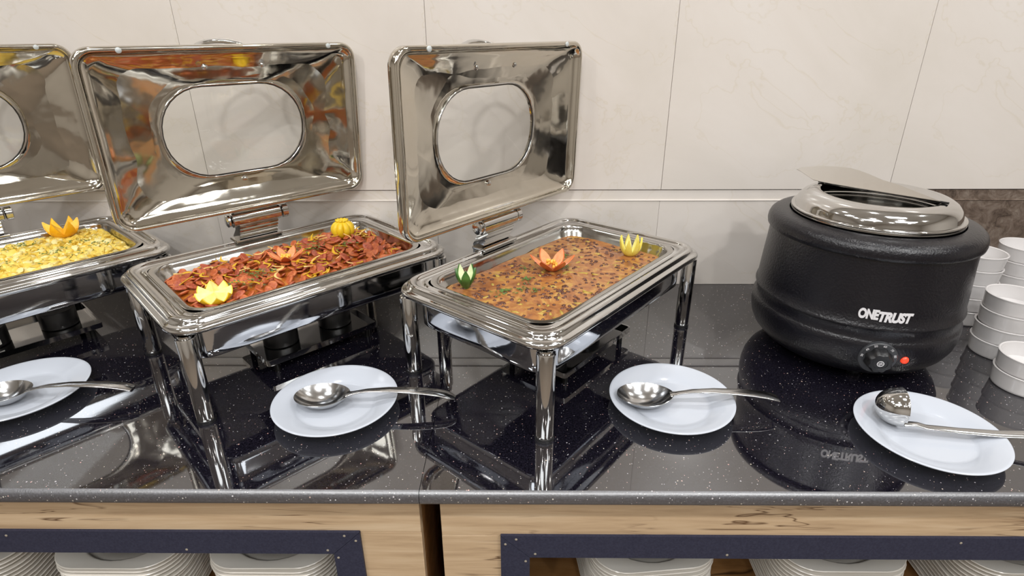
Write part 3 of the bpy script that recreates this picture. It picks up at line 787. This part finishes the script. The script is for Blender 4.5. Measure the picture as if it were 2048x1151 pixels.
# lid: rolled bead, dome, hinged flap
lid = B().lathe([(.1535, .3125), (.1558, .3132), (.1570, .3152), (.1562, .3172), (.1535, .3180), (.1500, .3175), (.1490, .3200), (.1478, .3270), (.1440, .3350), (.1370, .3425), (.1280, .3475), (.1180, .3500), (.1090, .3505), (.1065, .3495),
    (.1065, .3480), (.118, .3483), (.128, .3458), (.1365, .3408), (.1430, .3335), (.146, .325), (.147, .318)], 128, close=True).make('lid', 'chrome', kt, angle=60)
hd = Vector((.67, -.742, 0)); pn = Vector((.742, .67, 0))
# fixed rear half plate
b = B(); nn = 28
top = []; bot = []
arc = [(.1075*math.cos(PI*k/nn), .1075*math.sin(PI*k/nn)) for k in range(nn+1)]
for a_, c_ in arc:
    p = hd*a_+pn*c_; top.append((p.x, p.y, .3505)); bot.append((p.x, p.y, .3490))
b.loft([bot, top], True, True).make('fixed_plate', 'chrome', lid, angle=30)
# flap
FB = math.radians(26)
qd = pn*math.cos(FB)+Vector((0, 0, 1))*math.sin(FB); fn = hd.cross(qd).normalized()
fp = [(-.0906, .0922, 0), (-.1000, .1380, .0090), (-.1049, .1475, .0112), (-.0960, .1465, .0150), (-.0865, .1437, .0171), (-.0705, .1350, .0205), (-.0545, .1245, .0228), (-.0360, .1090, .0247), (-.0175, .0913, .0256), (-.0060, .0740, .0240),
      (.0025, .0574, .0214), (.0167, .0247, .0154), (.0288, -.0072, .0139), (.0686, -.0822, 0), (-.0684, .0560, .0)]
b = B(); nf = len(fp); up_ = [Vector(p)+Vector((0, 0, .3545)) for p in fp]
b.v = [tuple(p+fn*.0006) for p in up_]+[tuple(p-fn*.0006) for p in up_]
b.f = [(0,)+tuple(range(1, 13))+(14,), (12, 13, 14)]+[tuple(nf+k for k in ((14,)+tuple(range(12, 0, -1))+(0,))), (nf+14, nf+13, nf+12)]+[(k, (k+1) % nf, (k+1) % nf+nf, k+nf) for k in range(nf)]
b.make('flap', 'flap_steel', lid, angle=8)
B().tube([tuple(hd*-.120+Vector((0, 0, .3525))), tuple(hd*.120+Vector((0, 0, .3525)))], .0022, 10).make('hinge_pin', 'dark_metal', lid)
# logo lettering wrapped on the body
def wrapped_text(txt, size, r, ang, z, mt, name, parent, sx=1., ext=.0005, align='CENTER', shear=0., offset=0., extra=None):
    cu = bpy.data.curves.new('lettering', 'FONT'); cu.body = txt; cu.size = size; cu.extrude = ext; cu.align_x = align; cu.shear = shear; cu.offset = offset; cu.space_character = .93
    ob = bpy.data.objects.new('lettering', cu); COL.objects.link(ob)
    bpy.context.view_layer.update()
    dg = bpy.context.evaluated_depsgraph_get(); me = bpy.data.meshes.new_from_object(ob.evaluated_get(dg))
    bpy.data.objects.remove(ob)
    x0_ = min(v.co.x for v in me.vertices); x1_ = max(v.co.x for v in me.vertices)
    for v in me.vertices:
        x_, y_, w_ = v.co; x_ = (x_-(x0_+x1_)/2)*sx/(x1_-x0_); a_ = ang+x_/r
        v.co = ((r+w_)*math.cos(a_), (r+w_)*math.sin(a_), z+y_)
    me.materials.clear(); me.materials.append(M[mt]); me.name = name
    o = bpy.data.objects.new(name, me); COL.objects.link(o); o.parent = parent; return o
LA = math.radians(-103.5)
o = wrapped_text('ONE', .0262, .1968, LA-.158, .1570, 'white_print', 'logo_lettering', kt, .034, .0005, 'CENTER', .0, .0013)
o = wrapped_text('TRUST', .0262, .1968, LA+.074, .1545, 'white_print', 'logo_lettering', kt, .059, .0005, 'CENTER', .12, .0014)
# thermostat dial
def on_body(o, ang, r, z, tilt=0.):
    nrm = Vector((math.cos(ang)*math.cos(tilt), math.sin(ang)*math.cos(tilt), -math.sin(tilt)))
    upv = Vector((0, 0, 1)); xa = upv.cross(nrm).normalized(); ya = nrm.cross(xa)
    mm = Matrix.Identity(4)
    for i in range(3): mm[i][0] = xa[i]; mm[i][1] = ya[i]; mm[i][2] = nrm[i]
    mm.translation = Vector((math.cos(ang)*r, math.sin(ang)*r, z)); o.matrix_local = mm
DA = math.radians(-103.0); DZ = .079; DR = .1985; TL = .10
dial = bpy.data.objects.new('thermostat', None); COL.objects.link(dial); dial.parent = kt; dial.empty_display_size = .01
on_body(dial, DA, DR, DZ, TL)
B().lathe([(0, -.006), (.034, -.006), (.034, .003), (.0325, .0045), (.0, .0045)], 48).make('dial_plate', 'dial_plastic', dial, angle=35)
kb = B(); lo = []
for r_, z_ in ((.0235, .0046), (.0225, .012), (.021, .020), (.0185, .0225)):
    lo.append([(r_*(1-.07*math.cos(8*2*PI*j/64))*math.cos(2*PI*j/64), r_*(1-.07*math.cos(8*2*PI*j/64))*math.sin(2*PI*j/64), z_) for j in range(64)])
lo.append([(.0125*math.cos(2*PI*j/64), .0125*math.sin(2*PI*j/64), .0228) for j in range(64)])
lo.append([(.0120*math.cos(2*PI*j/64), .0120*math.sin(2*PI*j/64), .0218) for j in range(64)])
kb.loft(lo, True, True).make('knob', 'black_plastic', dial, angle=40)
eb = B(); eb.lathe([(.0048, .0219), (.0048, .0223), (.0062, .0223), (.0062, .0219)], 32, close=True)
c45 = math.cos(.6); s45 = math.sin(.6)
for o1_, l1 in ((-.0014, .0034), (.0014, .0034)):
    q = [(-l1, o1_-.0006), (l1, o1_-.0006), (l1, o1_+.0006), (-l1, o1_+.0006)]
    q = [(x_*c45-y_*s45, x_*s45+y_*c45) for x_, y_ in q]
    eb.add([(x_, y_, z_) for z_ in (.0219, .0223) for x_, y_ in q], [(3, 2, 1, 0), (4, 5, 6, 7), (0, 1, 5, 4), (1, 2, 6, 5), (2, 3, 7, 6), (3, 0, 4, 7)])
eb.make('emblem', 'white_print', dial, angle=30)
for k, s_ in enumerate(('30', '40', '50', '60', '70', '80')):
    a_ = math.radians(172-31*k)
    cu = bpy.data.curves.new('digits', 'FONT'); cu.body = s_; cu.size = .0062; cu.extrude = .0001; cu.align_x = 'CENTER'; cu.align_y = 'CENTER'
    ob = bpy.data.objects.new('digits', cu); COL.objects.link(ob); bpy.context.view_layer.update()
    me = bpy.data.meshes.new_from_object(ob.evaluated_get(bpy.context.evaluated_depsgraph_get())); bpy.data.objects.remove(ob)
    me.materials.clear(); me.materials.append(M['white_print'])
    o = bpy.data.objects.new('dial_number', me); COL.objects.link(o); o.parent = dial
    o.location = (.0288*math.cos(a_), .0288*math.sin(a_), .0047); o.rotation_euler = (0, 0, a_-PI/2)
lamp = B().lathe([(0, -.004), (.0075, -.004), (.0075, .0015), (.006, .004), (.003, .0055), (0, .006)], 24).make('indicator_lamp', 'red_lamp', kt); on_body(lamp, DA+.245, .2005, DZ-.002, TL*.3)
lamp['label'] = 'glowing red indicator lamp'

# ------------------------------------------------------------------ bowls
def bowl_b():
    r, k = .0560, .93
    pr = [(0, .001), (r*k-.006, .001), (r*k-.003, 0), (r*k, .002), (r*k+.0006, .006), (r*.985, .031), (r*.99, .0325), (r, .034), (r+.0004, .0362), (r-.0012, .0372), (r-.0034, .0362), (r-.0036, .030), (r*k-.004, .008), (r*k-.012, .005), (0, .0045)]
    return B().lathe(pr, 64)
bo = None
for (bx, by, n_, nm) in ((1.058, 1.120, 4, 'four-bowl stack beside the kettle'), (1.008, .985, 2, 'two-bowl stack nearest the front'),
                         (1.090, 1.290, 5, 'tall stack just behind the kettle'), (1.235, 1.33, 5, 'far right stack by the brown marble')):
    for k in range(n_):
        lab = ('white straight-sided bowl, topmost of the ' + nm) if k == 0 else ('white straight-sided bowl, lowest of the ' + nm) if k == n_-1 else ('white straight-sided bowl, %s from the top of the %s' % (ORD[k], nm))
        if bo is None: bo = bowl_b().make('bowl', 'bowl_china', angle=50); o = bo
        else: o = bo.copy(); COL.objects.link(o)
        o.location = (bx+random.uniform(-.001, .001), by+random.uniform(-.001, .001), .0002+(n_-1-k)*.0345)
        tag(o, lab, 'bowl', 'stacked white bowls on the right')
